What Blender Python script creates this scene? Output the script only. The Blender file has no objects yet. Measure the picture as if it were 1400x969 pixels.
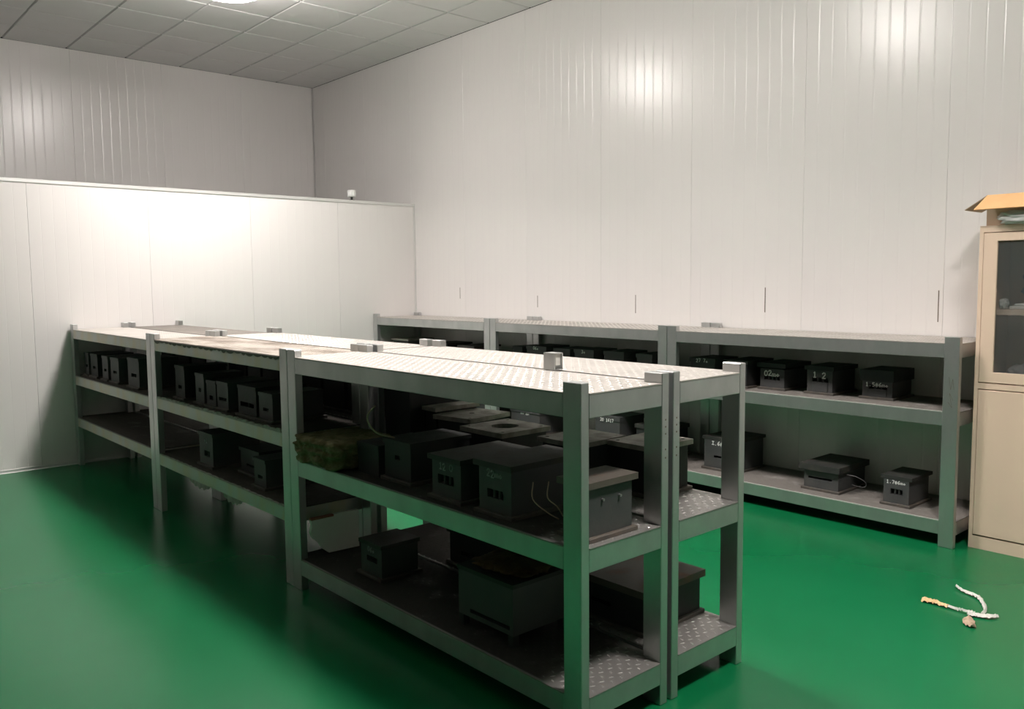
import bpy, bmesh, math, random
from mathutils import Vector, Matrix, noise
random.seed(7)
scn = bpy.context.scene
COL = scn.collection

# ------------------------------------------------------------------ camera
# world axes: +X = away across the racks (towards the tall white wall), +Y = along the racks, Z up
F_PX = 1143.2
yaw, pitch, roll = 0.7249, -0.0864, -0.0096
fw = Vector((math.sin(yaw)*math.cos(pitch), math.cos(yaw)*math.cos(pitch), math.sin(pitch)))
rt = Vector((math.cos(yaw), -math.sin(yaw), 0))
up = rt.cross(fw)
rt2 = rt*math.cos(roll) + up*math.sin(roll)
up2 = -rt*math.sin(roll) + up*math.cos(roll)
cam_d = bpy.data.cameras.new('camera')
cam_d.sensor_width = 36.0
cam_d.lens = F_PX/1400*36.0
cam_d.clip_start = 0.05
cam = bpy.data.objects.new('camera', cam_d)
M = Matrix((rt2, up2, -fw)).transposed().to_4x4()
M.translation = Vector((-1.8896, -1.8095, 1.5192))
cam.matrix_world = M
COL.objects.link(cam)
scn.camera = cam

# ------------------------------------------------------------------ view, world, lamps
scn.view_settings.view_transform = 'Standard'
scn.view_settings.look = 'None'
scn.view_settings.gamma = 1.0
scn.view_settings.use_curve_mapping = False
scn.view_settings.exposure = 0.08
wd = bpy.data.worlds.new('world'); scn.world = wd; wd.use_nodes = True
wd.node_tree.nodes['Background'].inputs[0].default_value = (0.5, 0.52, 0.55, 1)
wd.node_tree.nodes['Background'].inputs[1].default_value = 0.02
LAMP_STRENGTH = 66.0
BEAM_WATTS = 35.0
LAMP_COLOR = (1.0, 0.935, 0.90)
LAMPS = [(0.985, 4.78), (0.955, 1.80), (0.955, -1.23)]

# ------------------------------------------------------------------ materials
def nt(name):
    m = bpy.data.materials.new(name); m.use_nodes = True
    t = m.node_tree; b = t.nodes['Principled BSDF']
    return m, t, b
def node(t, ty, **k):
    n = t.nodes.new(ty)
    for a, v in k.items():
        if a in n.inputs: n.inputs[a].default_value = v
        else: setattr(n, a, v)
    return n
def mat(name, col, rough=.5, metal=0.0, col2=None, scale=6.0, lo=.4, hi=.65, bump=0.0, bscale=60.0, r2=None, spec=.5, detail=5.0, coat=0.0, stretch=None):
    m, t, b = nt(name)
    b.inputs['Roughness'].default_value = rough
    b.inputs['Metallic'].default_value = metal
    b.inputs['Specular IOR Level'].default_value = spec
    b.inputs['Coat Weight'].default_value = coat
    b.inputs['Coat Roughness'].default_value = 0.12
    tc = node(t, 'ShaderNodeTexCoord')
    vec = tc.outputs['Object']
    if stretch:
        mp = node(t, 'ShaderNodeMapping'); mp.inputs['Scale'].default_value = stretch
        t.links.new(vec, mp.inputs['Vector']); vec = mp.outputs['Vector']
    if col2 is None:
        b.inputs['Base Color'].default_value = (*col, 1)
    if col2 is not None or r2 is not None:
        n = node(t, 'ShaderNodeTexNoise', Scale=scale, Detail=detail, Roughness=.6)
        t.links.new(vec, n.inputs['Vector'])
        mr = node(t, 'ShaderNodeMapRange'); mr.inputs[1].default_value = lo; mr.inputs[2].default_value = hi
        t.links.new(n.outputs['Fac'], mr.inputs[0])
        if col2 is not None:
            mx = node(t, 'ShaderNodeMix', data_type='RGBA')
            mx.inputs[6].default_value = (*col, 1); mx.inputs[7].default_value = (*col2, 1)
            t.links.new(mr.outputs[0], mx.inputs[0]); t.links.new(mx.outputs[2], b.inputs['Base Color'])
        if r2 is not None:
            m2 = node(t, 'ShaderNodeMapRange'); m2.inputs[3].default_value = rough; m2.inputs[4].default_value = r2
            t.links.new(mr.outputs[0], m2.inputs[0]); t.links.new(m2.outputs[0], b.inputs['Roughness'])
    if bump:
        n2 = node(t, 'ShaderNodeTexNoise', Scale=bscale, Detail=4.0)
        t.links.new(vec, n2.inputs['Vector'])
        bp = node(t, 'ShaderNodeBump', Strength=bump, Distance=.01)
        t.links.new(n2.outputs['Fac'], bp.inputs['Height']); t.links.new(bp.outputs['Normal'], b.inputs['Normal'])
    return m

MT = {}
MT['panel'] = mat('painted_wall_panel', (.81,.785,.762), .25, 0, (.78,.755,.74), .8, .35, .7, bump=.02, bscale=1.2, stretch=(1,1,.4))
MT['panel_far'] = mat('aged_wall_panel', (.20,.195,.19), .3)  # for the unseen walls, darkened to cut bounced light
MT['backing'] = mat('panel_joint', (.70,.69,.67), .5)
MT['aluminium'] = mat('aluminium_trim', (.75,.75,.73), .3, .5)
MT['tile'] = mat('ceiling_tile', (.88,.855,.86), .6, 0, (.83,.805,.81), 1.5, .4, .7)
MT['grid'] = mat('ceiling_grid', (.55,.55,.54), .6)
MT['floor'] = mat('green_epoxy_floor', (.002,.126,.040), .26, 0, (.006,.148,.052), .9, .25, .75, spec=.28, detail=3.0)
MT['steel'] = mat('galvanised_grey_steel', (.56,.565,.56), .29, .82, (.46,.475,.47), 5, .4, .7, r2=.42, stretch=(1,1,.5))
MT['plate'] = mat('chequer_plate', (.46,.43,.395), .42, .30, (.37,.345,.32), 3.5, .42, .68, r2=.6)
MT['plate_dusty'] = mat('dusty_chequer_plate', (.40,.355,.305), .6, .2, (.20,.165,.13), 2.2, .42, .60, r2=.8, stretch=(2.4,.8,1))
MT['plate_grey'] = mat('grey_dust_chequer_plate', (.15,.135,.12), .7, .15, (.20,.18,.155), 2.2, .42, .62)
MT['tread'] = mat('worn_tread', (.70,.67,.63), .30, .7)
MT['iron'] = mat('cast_iron_mould', (.058,.060,.062), .55, .15, (.078,.078,.074), 9, .4, .7, r2=.7, bump=.08, bscale=80)
MT['iron_dark'] = mat('dark_iron_mould', (.018,.020,.021), .55, .1, (.032,.031,.029), 9, .4, .7, r2=.7, bump=.08, bscale=80)
MT['lid'] = mat('dusty_mould_lid', (.030,.031,.029), .6, .15, (.065,.058,.046), 8, .42, .66, r2=.8, bump=.1, bscale=60)
MT['lid_pale'] = mat('pale_dusty_lid', (.34,.32,.28), .55, .2, (.20,.185,.16), 10, .42, .66, r2=.75, bump=.1, bscale=60)
MT['lid_rust'] = mat('rusty_mould_lid', (.10,.085,.07), .6, .1, (.19,.10,.065), 7, .5, .66, r2=.8, bump=.1, bscale=60)
MT['base'] = mat('rusty_base_flange', (.075,.07,.062), .6, .1, (.12,.095,.075), 12, .42, .66, bump=.1, bscale=60)
MT['core'] = mat('mould_core', (.045,.045,.045), .5, .3)
MT['chalk'] = mat('white_chalk', (.85,.85,.83), .9)
MT['chalk_faint'] = mat('faint_chalk', (.36,.37,.37), .9)
MT['bolt'] = mat('bolt_steel', (.35,.35,.34), .4, .7)
MT['wire'] = mat('grey_wire', (.16,.16,.16), .5)
MT['wire_tan'] = mat('tan_wire', (.45,.33,.24), .5)
MT['wool'] = mat('mineral_wool', (.105,.088,.028), .95, 0, (.22,.19,.10), 14, .38, .62, bump=.8, bscale=45)
MT['rag'] = mat('brown_rag', (.06,.035,.01), .95, 0, (.11,.075,.02), 18, .38, .62, bump=.5, bscale=40)
MT['foam'] = mat('white_foam_board', (.85,.85,.80), .8)
MT['rustyred'] = mat('rusty_red_strip', (.30,.09,.06), .7)
MT['grime'] = mat('pale_mortar_crust', (.40,.40,.36), .8, 0, (.26,.26,.22), 20, .4, .65, bump=.3, bscale=50)
MT['cabinet'] = mat('beige_enamel', (.80,.61,.475), .38, 0, (.77,.59,.46), 2, .4, .7)
MT['groove'] = mat('door_gap', (.16,.13,.10), .7)
MT['card'] = mat('cardboard', (.85,.50,.24), .75, 0, (.80,.47,.22), 12, .4, .7)
MT['card_in'] = mat('cardboard_side', (.46,.34,.24), .8)
MT['tan'] = mat('tan_tape', (.72,.50,.26), .6)
MT['paper'] = mat('white_paper', (.66,.65,.60), .7)
MT['pink'] = mat('pink_plastic', (.60,.20,.30), .5)
MT['blue'] = mat('blue_grey_plastic', (.30,.36,.42), .35)
MT['white'] = mat('white_plastic', (.78,.78,.76), .4)
MT['darkplastic'] = mat('dark_plastic', (.05,.05,.05), .5)
def film():
    m, t, b = nt('clear_plastic_film')
    b.inputs['Base Color'].default_value = (.75,.77,.76,1); b.inputs['Roughness'].default_value = .25
    b.inputs['Alpha'].default_value = .55
    return m
MT['film'] = film()
def glass():
    m, t, b = nt('cabinet_glass')
    b.inputs['Base Color'].default_value = (.10,.125,.13,1); b.inputs['Roughness'].default_value = .04
    b.inputs['Alpha'].default_value = .30
    b.inputs['Specular IOR Level'].default_value = .9
    return m
MT['glass'] = glass()
def lampmat(name, s):
    m, t, b = nt(name)
    b.inputs['Base Color'].default_value = (.9,.9,.9,1)
    b.inputs['Emission Color'].default_value = (*LAMP_COLOR, 1)
    b.inputs['Emission Strength'].default_value = s
    return m
MT['lamp'] = lampmat('lit_diffuser', LAMP_STRENGTH)

# second-unit beams carry a scalloped crust of dried mortar along their top edge
def crusty():
    m, t, b = nt('grey_steel_with_dried_drips')
    b.inputs['Metallic'].default_value = .6
    b.inputs['Roughness'].default_value = .45
    tc = node(t, 'ShaderNodeTexCoord')
    n = node(t, 'ShaderNodeTexNoise', Scale=7.0, Detail=5.0)
    mp = node(t, 'ShaderNodeMapping'); mp.inputs['Scale'].default_value = (1, 1, .5)
    t.links.new(tc.outputs['Object'], mp.inputs['Vector']); t.links.new(mp.outputs['Vector'], n.inputs['Vector'])
    mr = node(t, 'ShaderNodeMapRange'); mr.inputs[1].default_value = .42; mr.inputs[2].default_value = .6
    t.links.new(n.outputs['Fac'], mr.inputs[0])
    mx = node(t, 'ShaderNodeMix', data_type='RGBA')
    mx.inputs[6].default_value = (.50,.52,.49,1); mx.inputs[7].default_value = (.52,.49,.38,1)
    t.links.new(mr.outputs[0], mx.inputs[0]); t.links.new(mx.outputs[2], b.inputs['Base Color'])
    return m
MT['crusty'] = crusty()

# shelf plates: dust except at the empty near end; lamplit front edge painted pale
def dusty_lit_edge(name, clean_or_lit, dust, ythr, rough, metal, edge=.010):
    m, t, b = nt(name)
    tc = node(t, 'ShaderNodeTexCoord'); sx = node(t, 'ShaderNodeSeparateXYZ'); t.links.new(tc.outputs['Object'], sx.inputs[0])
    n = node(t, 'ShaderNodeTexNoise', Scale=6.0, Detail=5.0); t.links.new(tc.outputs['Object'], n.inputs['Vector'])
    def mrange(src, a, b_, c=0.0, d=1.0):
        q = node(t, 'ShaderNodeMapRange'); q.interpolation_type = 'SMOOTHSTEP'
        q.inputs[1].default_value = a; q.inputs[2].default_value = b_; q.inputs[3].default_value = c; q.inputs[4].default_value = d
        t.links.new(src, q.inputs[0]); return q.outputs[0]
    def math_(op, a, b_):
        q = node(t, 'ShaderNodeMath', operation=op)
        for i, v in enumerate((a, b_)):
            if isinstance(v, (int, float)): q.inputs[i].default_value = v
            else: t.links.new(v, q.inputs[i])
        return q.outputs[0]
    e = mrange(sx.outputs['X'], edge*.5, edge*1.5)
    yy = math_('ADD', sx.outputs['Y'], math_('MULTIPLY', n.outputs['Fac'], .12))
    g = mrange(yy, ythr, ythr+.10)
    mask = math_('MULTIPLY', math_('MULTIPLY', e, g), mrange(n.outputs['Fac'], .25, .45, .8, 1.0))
    mx = node(t, 'ShaderNodeMix', data_type='RGBA'); mx.inputs[6].default_value = (*clean_or_lit, 1); mx.inputs[7].default_value = (*dust, 1)
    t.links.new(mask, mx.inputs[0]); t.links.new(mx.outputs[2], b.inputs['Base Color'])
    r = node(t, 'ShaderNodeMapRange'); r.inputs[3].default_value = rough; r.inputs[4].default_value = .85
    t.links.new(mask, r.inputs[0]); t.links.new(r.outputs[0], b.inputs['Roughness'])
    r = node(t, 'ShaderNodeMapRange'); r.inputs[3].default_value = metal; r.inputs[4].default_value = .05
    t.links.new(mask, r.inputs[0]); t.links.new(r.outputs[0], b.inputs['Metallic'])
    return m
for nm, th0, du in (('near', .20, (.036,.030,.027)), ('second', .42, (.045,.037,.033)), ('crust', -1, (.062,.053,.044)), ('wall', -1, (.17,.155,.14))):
    MT['plate_'+nm] = dusty_lit_edge('plate_'+nm+'_dust', (.75,.73,.70) if nm == 'wall' else (.30,.285,.27), du, th0, .42, .5)  # on wall plates the pale colour is only the painted lit edge
    MT['tread_'+nm] = dusty_lit_edge('tread_'+nm+'_dust', (.90,.88,.85), tuple(c*1.15 for c in du), th0, .25, .7)

# ------------------------------------------------------------------ mesh helpers
def bx(bm, x0, x1, y0, y1, z0, z1):
    v = [bm.verts.new(p) for p in ((x0,y0,z0),(x1,y0,z0),(x1,y1,z0),(x0,y1,z0),(x0,y0,z1),(x1,y0,z1),(x1,y1,z1),(x0,y1,z1))]
    for f in ((0,3,2,1),(4,5,6,7),(0,1,5,4),(1,2,6,5),(2,3,7,6),(3,0,4,7)):
        bm.faces.new([v[i] for i in f])
    return v
def cyl(bm, c, r, h, axis='Z', n=14, r2=None):
    r2 = r if r2 is None else r2
    ring = []
    for k, (rr, t) in enumerate(((r, 0), (r2, h))):
        row = []
        for i in range(n):
            a = 2*math.pi*i/n; p, q = rr*math.cos(a), rr*math.sin(a)
            if axis == 'Z': co = (c[0]+p, c[1]+q, c[2]+t)
            elif axis == 'X': co = (c[0]+t, c[1]+p, c[2]+q)
            else: co = (c[0]+p, c[1]+t, c[2]+q)
            row.append(bm.verts.new(co))
        ring.append(row)
    for i in range(n):
        j = (i+1) % n
        bm.faces.new((ring[0][i], ring[0][j], ring[1][j], ring[1][i]))
    bm.faces.new(ring[0][::-1]); bm.faces.new(ring[1])
def finish(bm, name, material, bevel=0.0, smooth=False):
    bmesh.ops.recalc_face_normals(bm, faces=bm.faces)
    if bevel:
        es = [e for e in bm.edges if len(e.link_faces) == 2 and e.calc_face_angle(0) > .6]
        bmesh.ops.bevel(bm, geom=es, offset=bevel, segments=1, affect='EDGES', profile=.5)
    me = bpy.data.meshes.new(name)
    bm.to_mesh(me); bm.free()
    me.materials.append(material)
    if smooth:
        for p in me.polygons: p.use_smooth = True
    return me
def obj(name, me, parent=None, loc=(0,0,0), rotz=0, kind=None):
    o = bpy.data.objects.new(name, me)
    o.location = loc; o.rotation_euler = (0,0,rotz)
    COL.objects.link(o)
    if parent: o.parent = parent
    if kind: o['kind'] = kind
    return o
def thing(name, label, cat, loc=(0,0,0), rotz=0, group=None):
    o = bpy.data.objects.new(name, None); COL.objects.link(o)
    o.location = loc; o.rotation_euler = (0,0,rotz); o.empty_display_size = .1
    o['label'] = label; o['category'] = cat
    if group: o['group'] = group
    return o
def box_mesh(name, material, *b, bevel=0.0):
    bm = bmesh.new()
    for q in b: bx(bm, *q)
    return finish(bm, name, material, bevel)
def flat_fill(bm, loops, z, plane='z'):
    """loops: list of 2D point loops (first outer, rest holes) -> triangulated face with holes; returns vert loops"""
    es = []; vl = []
    for L in loops:
        vs = [bm.verts.new((p[0], p[1], z) if plane == 'z' else (z, p[0], p[1])) for p in L]
        vl.append(vs)
        for i in range(len(vs)): es.append(bm.edges.new((vs[i], vs[(i+1) % len(vs)])))
    bmesh.ops.triangle_fill(bm, use_beauty=True, use_dissolve=False, edges=es)
    return vl
def plate_bm(outer, holes, z0, z1):
    bm = bmesh.new()
    a = flat_fill(bm, [outer]+holes, z0); b = flat_fill(bm, [outer]+holes, z1)
    for la, lb in zip(a, b):
        n = len(la)
        for i in range(n):
            j = (i+1) % n
            bm.faces.new((la[i], la[j], lb[j], lb[i]))
    return bm
def circle(cx, cy, r, n=14): return [(cx+r*math.cos(2*math.pi*i/n), cy+r*math.sin(2*math.pi*i/n)) for i in range(n)]
def rect(x0, x1, y0, y1): return [(x0,y0),(x1,y0),(x1,y1),(x0,y1)]
def tube_bm(pts, r, n=6, bm=None):
    bm = bm or bmesh.new()
    P = [Vector(p) for p in pts]; rows = []
    for i, p in enumerate(P):
        d = (P[min(i+1, len(P)-1)]-P[max(i-1, 0)]).normalized()
        a = d.cross(Vector((0,0,1)));  a = a if a.length > .05 else d.cross(Vector((1,0,0)))
        a.normalize(); b = d.cross(a)
        rows.append([bm.verts.new(p + r*(math.cos(2*math.pi*k/n)*a + math.sin(2*math.pi*k/n)*b)) for k in range(n)])
    for i in range(len(rows)-1):
        for k in range(n):
            bm.faces.new((rows[i][k], rows[i][(k+1)%n], rows[i+1][(k+1)%n], rows[i+1][k]))
    bm.faces.new(rows[0][::-1]); bm.faces.new(rows[-1])
    return bm
def curve(pts, n=8):
    """Catmull-Rom"""
    P = [Vector(p) for p in pts]; P = [2*P[0]-P[1]] + P + [2*P[-1]-P[-2]]; out = []
    for i in range(1, len(P)-2):
        for k in range(n):
            t = k/n
            out.append(.5*((2*P[i]) + (P[i+1]-P[i-1])*t + (2*P[i-1]-5*P[i]+4*P[i+1]-P[i+2])*t*t + (-P[i-1]+3*P[i]-3*P[i+1]+P[i+2])*t**3))
    out.append(P[-2]); return out
def lump_bm(sx, sy, sz, seed=0, amp=.25, sub=3, sharp=4.0, freq=3.0):
    bm = bmesh.new()
    bmesh.ops.create_icosphere(bm, subdivisions=sub, radius=1.0)
    for v in bm.verts:
        p = v.co.normalized()
        k = (abs(p.x)**sharp + abs(p.y)**sharp + abs(p.z)**sharp)**(-1/sharp)
        d = 1 + amp*noise.noise(p*freq + Vector((seed, 0, 0))) + amp*.5*noise.noise(p*freq*2.7 + Vector((0, seed, 0)))
        v.co = Vector((p.x*k*d*sx, p.y*k*d*sy, max(-1.0, p.z*k*d)*sz + sz))
    return bm

# ------------------------------------------------------------------ the setting
X_WALL, Y_FAR, Y_PART, Z_CEIL = 3.573, 8.21, 5.975, 4.05
X_LEFT, Y_BACK = -4.6, -4.45
fl = obj('floor', box_mesh('floor', MT['floor'], (X_LEFT-.1, X_WALL+.1, Y_BACK-.1, Y_FAR+.1, -.1, 0)), kind='structure')

def ribbed_panel(width, z0, z1, ribs=10, depth=.010, groove=.0008, gw=.015):
    """panel along +Y, front face towards -X at x=0, shallow pressed grooves"""
    bm = bmesh.new(); prof = []
    g = .0006
    prof.append((depth, g)); prof.append((.0015, g)); prof.append((0, g+.003))
    step = width/ribs
    for k in range(1, ribs):
        c = k*step
        prof += [(0, c-gw/2), (groove, c-gw*.14), (groove, c+gw*.14), (0, c+gw/2)]
    prof += [(0, width-g-.003), (.0015, width-g), (depth, width-g)]
    lo = [bm.verts.new((x, y, z0)) for x, y in prof]; hi = [bm.verts.new((x, y, z1)) for x, y in prof]
    n = len(prof)
    for i in range(n):
        j = (i+1) % n
        bm.faces.new((lo[i], lo[j], hi[j], hi[i]))
    bm.faces.new(lo[::-1]); bm.faces.new(hi)
    return finish(bm, 'wall_panel', MT['panel'])
PW = .955
pm_full = ribbed_panel(PW, 0.0, Z_CEIL)
# tall wall on the right
wr = obj('wall_right', box_mesh('wall_right', MT['backing'], (X_WALL+.010, X_WALL+.12, Y_BACK, Y_FAR, 0, Z_CEIL)), kind='structure')
for k in range(-5, 9):
    y = .309 + PW*k
    w = PW
    if y + w > Y_FAR: w = Y_FAR - y
    if y < Y_BACK: continue
    me = pm_full if w == PW else ribbed_panel(w, 0, Z_CEIL, ribs=max(1, round(w/.0955)))
    obj('wall_panel', me, wr, (X_WALL, y, 0))
for y, z0, z1 in ((5.174,1.351,1.467),(3.983,1.278,1.389),(2.78,1.248,1.402),(1.554,1.28,1.462),(.336,1.245,1.442)):
    obj('slot', box_mesh('slot', MT['groove'], (X_WALL-.0015, X_WALL+.001, y-.003, y+.003, z0, z1)), wr)
# far wall behind the partition
wf = obj('wall_far', box_mesh('wall_far', MT['backing'], (X_LEFT, X_WALL, Y_FAR+.010, Y_FAR+.12, 0, Z_CEIL)), kind='structure')
for k in range(0, 9):                                  # rotated by +90 deg: runs towards -X, faces -Y
    x1 = X_WALL - PW*k - .02
    w = min(PW, x1 - X_LEFT)
    if w < .1: continue
    me = pm_full if w == PW else ribbed_panel(w, 0, Z_CEIL, ribs=max(1, round(w/.0955)))
    obj('wall_panel', me, wf, (x1, Y_FAR, 0), math.pi/2)
# other two walls close the hall outside the frame
obj('wall_left', box_mesh('wall_left', MT['panel_far'], (X_LEFT-.12, X_LEFT, Y_BACK, Y_FAR, 0, Z_CEIL)), kind='structure')
obj('wall_back', box_mesh('wall_back', MT['panel_far'], (X_LEFT, X_WALL, Y_BACK-.12, Y_BACK, 0, Z_CEIL)), kind='structure')
# half-height partition the racks run up to
Z_PART = 2.395
wp = obj('wall_partition', box_mesh('wall_partition', MT['backing'], (X_LEFT, X_WALL-.002, Y_PART+.010, Y_PART+.055, 0, Z_PART-.03)), kind='structure')
pm_part = ribbed_panel(PW, 0.02, Z_PART-.03, ribs=10, groove=.0004, gw=.006)
for k in range(0, 9):
    x1 = 3.554 - PW*k
    w = min(PW, x1 - X_LEFT)
    if w < .1: continue
    me = pm_part if w == PW else ribbed_panel(w, 0.02, Z_PART-.03, ribs=max(1, round(w/.0955)), groove=.0004, gw=.006)
    obj('wall_panel', me, wp, (x1, Y_PART, 0), math.pi/2)
obj('trim_1', box_mesh('trim_1', MT['aluminium'], (X_LEFT, X_WALL-.001, Y_PART-.007, Y_PART+.062, Z_PART-.03, Z_PART), bevel=.002), kind='structure')      # cap channel
obj('trim_2', box_mesh('trim_2', MT['aluminium'], (X_WALL-.022, X_WALL-.001, Y_PART-.006, Y_PART+.03, .03, Z_PART-.03)), kind='structure')               # corner strip
obj('trim_3', box_mesh('trim_3', MT['backing'], (X_WALL-.012, X_WALL-.001, Y_FAR-.012, Y_FAR-.001, .0, Z_CEIL)), kind='structure')
bm = bmesh.new(); bx(bm, X_LEFT, X_WALL-.001, Y_PART-.004, Y_PART+.009, 0, .028); bx(bm, X_LEFT, X_WALL-.001, Y_PART-.022, Y_PART-.004, 0, .005)
obj('baseboard_partition', finish(bm, 'baseboard_partition', MT['aluminium'], .001), kind='structure')
obj('baseboard_right', box_mesh('baseboard_right', MT['aluminium'], (X_WALL-.004, X_WALL+.009, Y_BACK, Y_PART, 0, .028), bevel=.001), kind='structure')
# tiled ceiling
ce = obj('ceiling', box_mesh('ceiling', MT['grid'], (X_LEFT, X_WALL, Y_BACK, Y_FAR, Z_CEIL+.012, Z_CEIL+.1)), kind='structure')
def tile_mesh(w, l):
    bm = bmesh.new(); g = .006; b = .006
    v = [bm.verts.new(p) for p in ((g,g,.01),(w-g,g,.01),(w-g,l-g,.01),(g,l-g,.01),(g+b,g+b,0),(w-g-b,g+b,0),(w-g-b,l-g-b,0),(g+b,l-g-b,0))]
    for f in ((0,1,5,4),(1,2,6,5),(2,3,7,6),(3,0,4,7),(4,5,6,7),(0,3,2,1)): bm.faces.new([v[i] for i in f])
    return finish(bm, 'ceiling_tile', MT['tile'])
TC = {}
xs = [.06+.6*k for k in range(-5, 6)] + [X_WALL]; ys = [.45+.6*k for k in range(1, 13)] + [Y_FAR]
for i in range(len(xs)-1):
    for j in range(len(ys)-1):
        w, l = round(xs[i+1]-xs[i], 4), round(ys[j+1]-ys[j], 4)
        if (w, l) not in TC: TC[w, l] = tile_mesh(w, l)
        obj('ceiling_tile', TC[w, l], ce, (xs[i], ys[j], Z_CEIL))
obj('ceiling_panel', box_mesh('ceiling_panel', MT['tile'], (X_LEFT, xs[0], Y_BACK, Y_FAR, Z_CEIL, Z_CEIL+.011), (xs[0], X_WALL, Y_BACK, ys[0], Z_CEIL, Z_CEIL+.011)), ce)

# ------------------------------------------------------------------ lamps
def lamp_meshes():
    bm = bmesh.new(); cyl(bm, (0,0,-.012), .09, .012, n=24); cyl(bm, (0,0,-.145), .03, .14, n=16); a = finish(bm, 'lamp_housing', MT['white'])
    bm = bmesh.new(); bmesh.ops.create_uvsphere(bm, u_segments=36, v_segments=14, radius=1.0)
    for v in bm.verts: v.co = Vector((v.co.x*.27, v.co.y*.27, v.co.z*.072-.195))
    b = finish(bm, 'diffuser', MT['lamp'], smooth=True)
    return a, b
lh, ld = lamp_meshes()
wh = ('nearest the partition', 'above the near end of the racks', 'behind the camera')
for (x, y), w in zip(LAMPS, wh):
    t = thing('ceiling_lamp', 'round lit surface-mounted ceiling lamp ' + w, 'lamp', (x, y, Z_CEIL), group='ceiling lamps')
    obj('lamp_housing', lh, t); obj('diffuser', ld, t)
    L = bpy.data.lights.new('lamp_beam', 'AREA'); L.shape = 'DISK'; L.size = .50; L.energy = BEAM_WATTS; L.color = LAMP_COLOR; L.spread = math.radians(125)
    lo = bpy.data.objects.new('lamp_beam', L); COL.objects.link(lo); lo.parent = t; lo.location = (0, 0, -.271)

# ------------------------------------------------------------------ racks: 80 x 40 tube frames with chequer-plate shelves
PU, PV, BT = .081, .039, .077
def tread_mesh(depth, length):
    """raised lentils of chequer plate, alternating directions"""
    bm = bmesh.new(); p = .0475
    def lent(cx, cy, ang):
        c, s = math.cos(ang), math.sin(ang); a, b, h = .0115, .0038, .0014
        pts = [(a,0,0),(a*.35,b,0),(-a*.35,b,0),(-a,0,0),(-a*.35,-b,0),(a*.35,-b,0)]
        lo = [bm.verts.new((cx+c*x-s*y, cy+s*x+c*y, 0)) for x, y, _ in pts]
        t = [bm.verts.new((cx+c*x, cy+s*x, h)) for x in (a*.45, -a*.45)]
        for f in ((lo[0],lo[1],t[0]),(lo[1],lo[2],t[1],t[0]),(lo[2],lo[3],t[1]),(lo[3],lo[4],t[1]),(lo[4],lo[5],t[0],t[1]),(lo[5],lo[0],t[0])): bm.faces.new(f)
    ny = int((length-.02)/p); nx = int((depth-.02)/p)
    oy = (length-ny*p)/2; ox = (depth-nx*p)/2
    for j in range(ny+1):
        for i in range(nx+1):
            for (dx, dy, ang) in ((0, 0, math.radians(68)), (p/2, p/2, math.radians(-22))):
                x, y = ox+i*p+dx, oy+j*p+dy
                if x > depth-.014 or y > length-.014: continue
                if (x < PV+.014 or x > depth-PV-.014) and (y < PU+.014 or y > length-PU-.014): continue
                lent(x, y, ang)
    return finish(bm, 'tread_pattern', MT['tread'])
cache = {}
def rack(loc, depth, length, zs, zp, label, beam_m='steel', plate_ms=('plate','plate','plate'), beams_h=BT, group='steel shelving racks'):
    t = thing('shelving_rack', label, 'rack', loc, group=group)
    k = ('leg', zp)
    if k not in cache: cache[k] = box_mesh('leg', MT['steel'], (0, PV, 0, PU, 0, zp), bevel=.0025)
    for x in (0, depth-PV):
        for y in (0, length-PU): obj('leg', cache[k], t, (x, y, 0))
    k = ('lb', length, beam_m, beams_h)
    if k not in cache: cache[k] = box_mesh('long_beam', MT[beam_m], (0, PV, 0, length-2*PU, -beams_h, 0), bevel=.002)
    k2 = ('eb', depth, beam_m, beams_h)
    if k2 not in cache: cache[k2] = box_mesh('end_beam', MT[beam_m], (0, depth-2*PV, 0, .04, -beams_h, 0), bevel=.002)
    k3 = ('tr', depth, length)
    if k3 not in cache: cache[k3] = tread_mesh(depth, length)
    for i, z in enumerate(zs):
        th = .004
        for x in (0.0005, depth-PV-.0005): obj('long_beam', cache[k], t, (x, PU, z-th))
        for y in (0.0005, length-.0405): obj('end_beam', cache[k2], t, (PV, y, z-th))
        pmn = plate_ms[i]; kp = ('pl', depth, length, pmn)
        if kp not in cache:
            a, b, L, D, e = PV+.001, PU+.001, length, depth, .001
            out = [(a,-e),(D-a,-e),(D-a,b),(D+e,b),(D+e,L-b),(D-a,L-b),(D-a,L+e),(a,L+e),(a,L-b),(-e,L-b),(-e,b),(a,b)]
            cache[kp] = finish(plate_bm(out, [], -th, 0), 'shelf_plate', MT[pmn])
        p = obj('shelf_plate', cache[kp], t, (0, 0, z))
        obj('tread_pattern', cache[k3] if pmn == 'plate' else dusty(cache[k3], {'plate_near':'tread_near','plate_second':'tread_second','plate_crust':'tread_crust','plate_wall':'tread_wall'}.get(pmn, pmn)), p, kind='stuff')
    return t
def crust_mesh(length, up, m):
    """scalloped crust of dried mortar along the front edge of a shelf"""
    bm = bmesh.new(); r = random.Random(int(length*1000)+(3 if up else 5)); y = 0.0; z_ = 0.0 if up else -.004
    while y < length-.02:
        w = min(r.uniform(.05, .11), length-y); hh = (r.uniform(.010, .018) if up else -r.uniform(.012, .022)); n = 6; rows = []
        for i in range(n+1):
            f = i/n; q = math.sin(math.pi*(.08+.84*f))**.7
            rows.append([bm.verts.new(p) for p in ((-.006, y+w*f, z_), (-.005, y+w*f, z_+hh*q), (.006, y+w*f, z_+hh*q*(.9 if up else .0)+(0 if up else 0.0001)), (.010, y+w*f, z_))])
        for i in range(n):
            for k in range(4): bm.faces.new((rows[i][k], rows[i+1][k], rows[i+1][(k+1)%4], rows[i][(k+1)%4]))
        bm.faces.new(rows[0]); bm.faces.new(rows[-1][::-1]); y += w
    return finish(bm, 'mortar_crust', MT[m])
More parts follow.
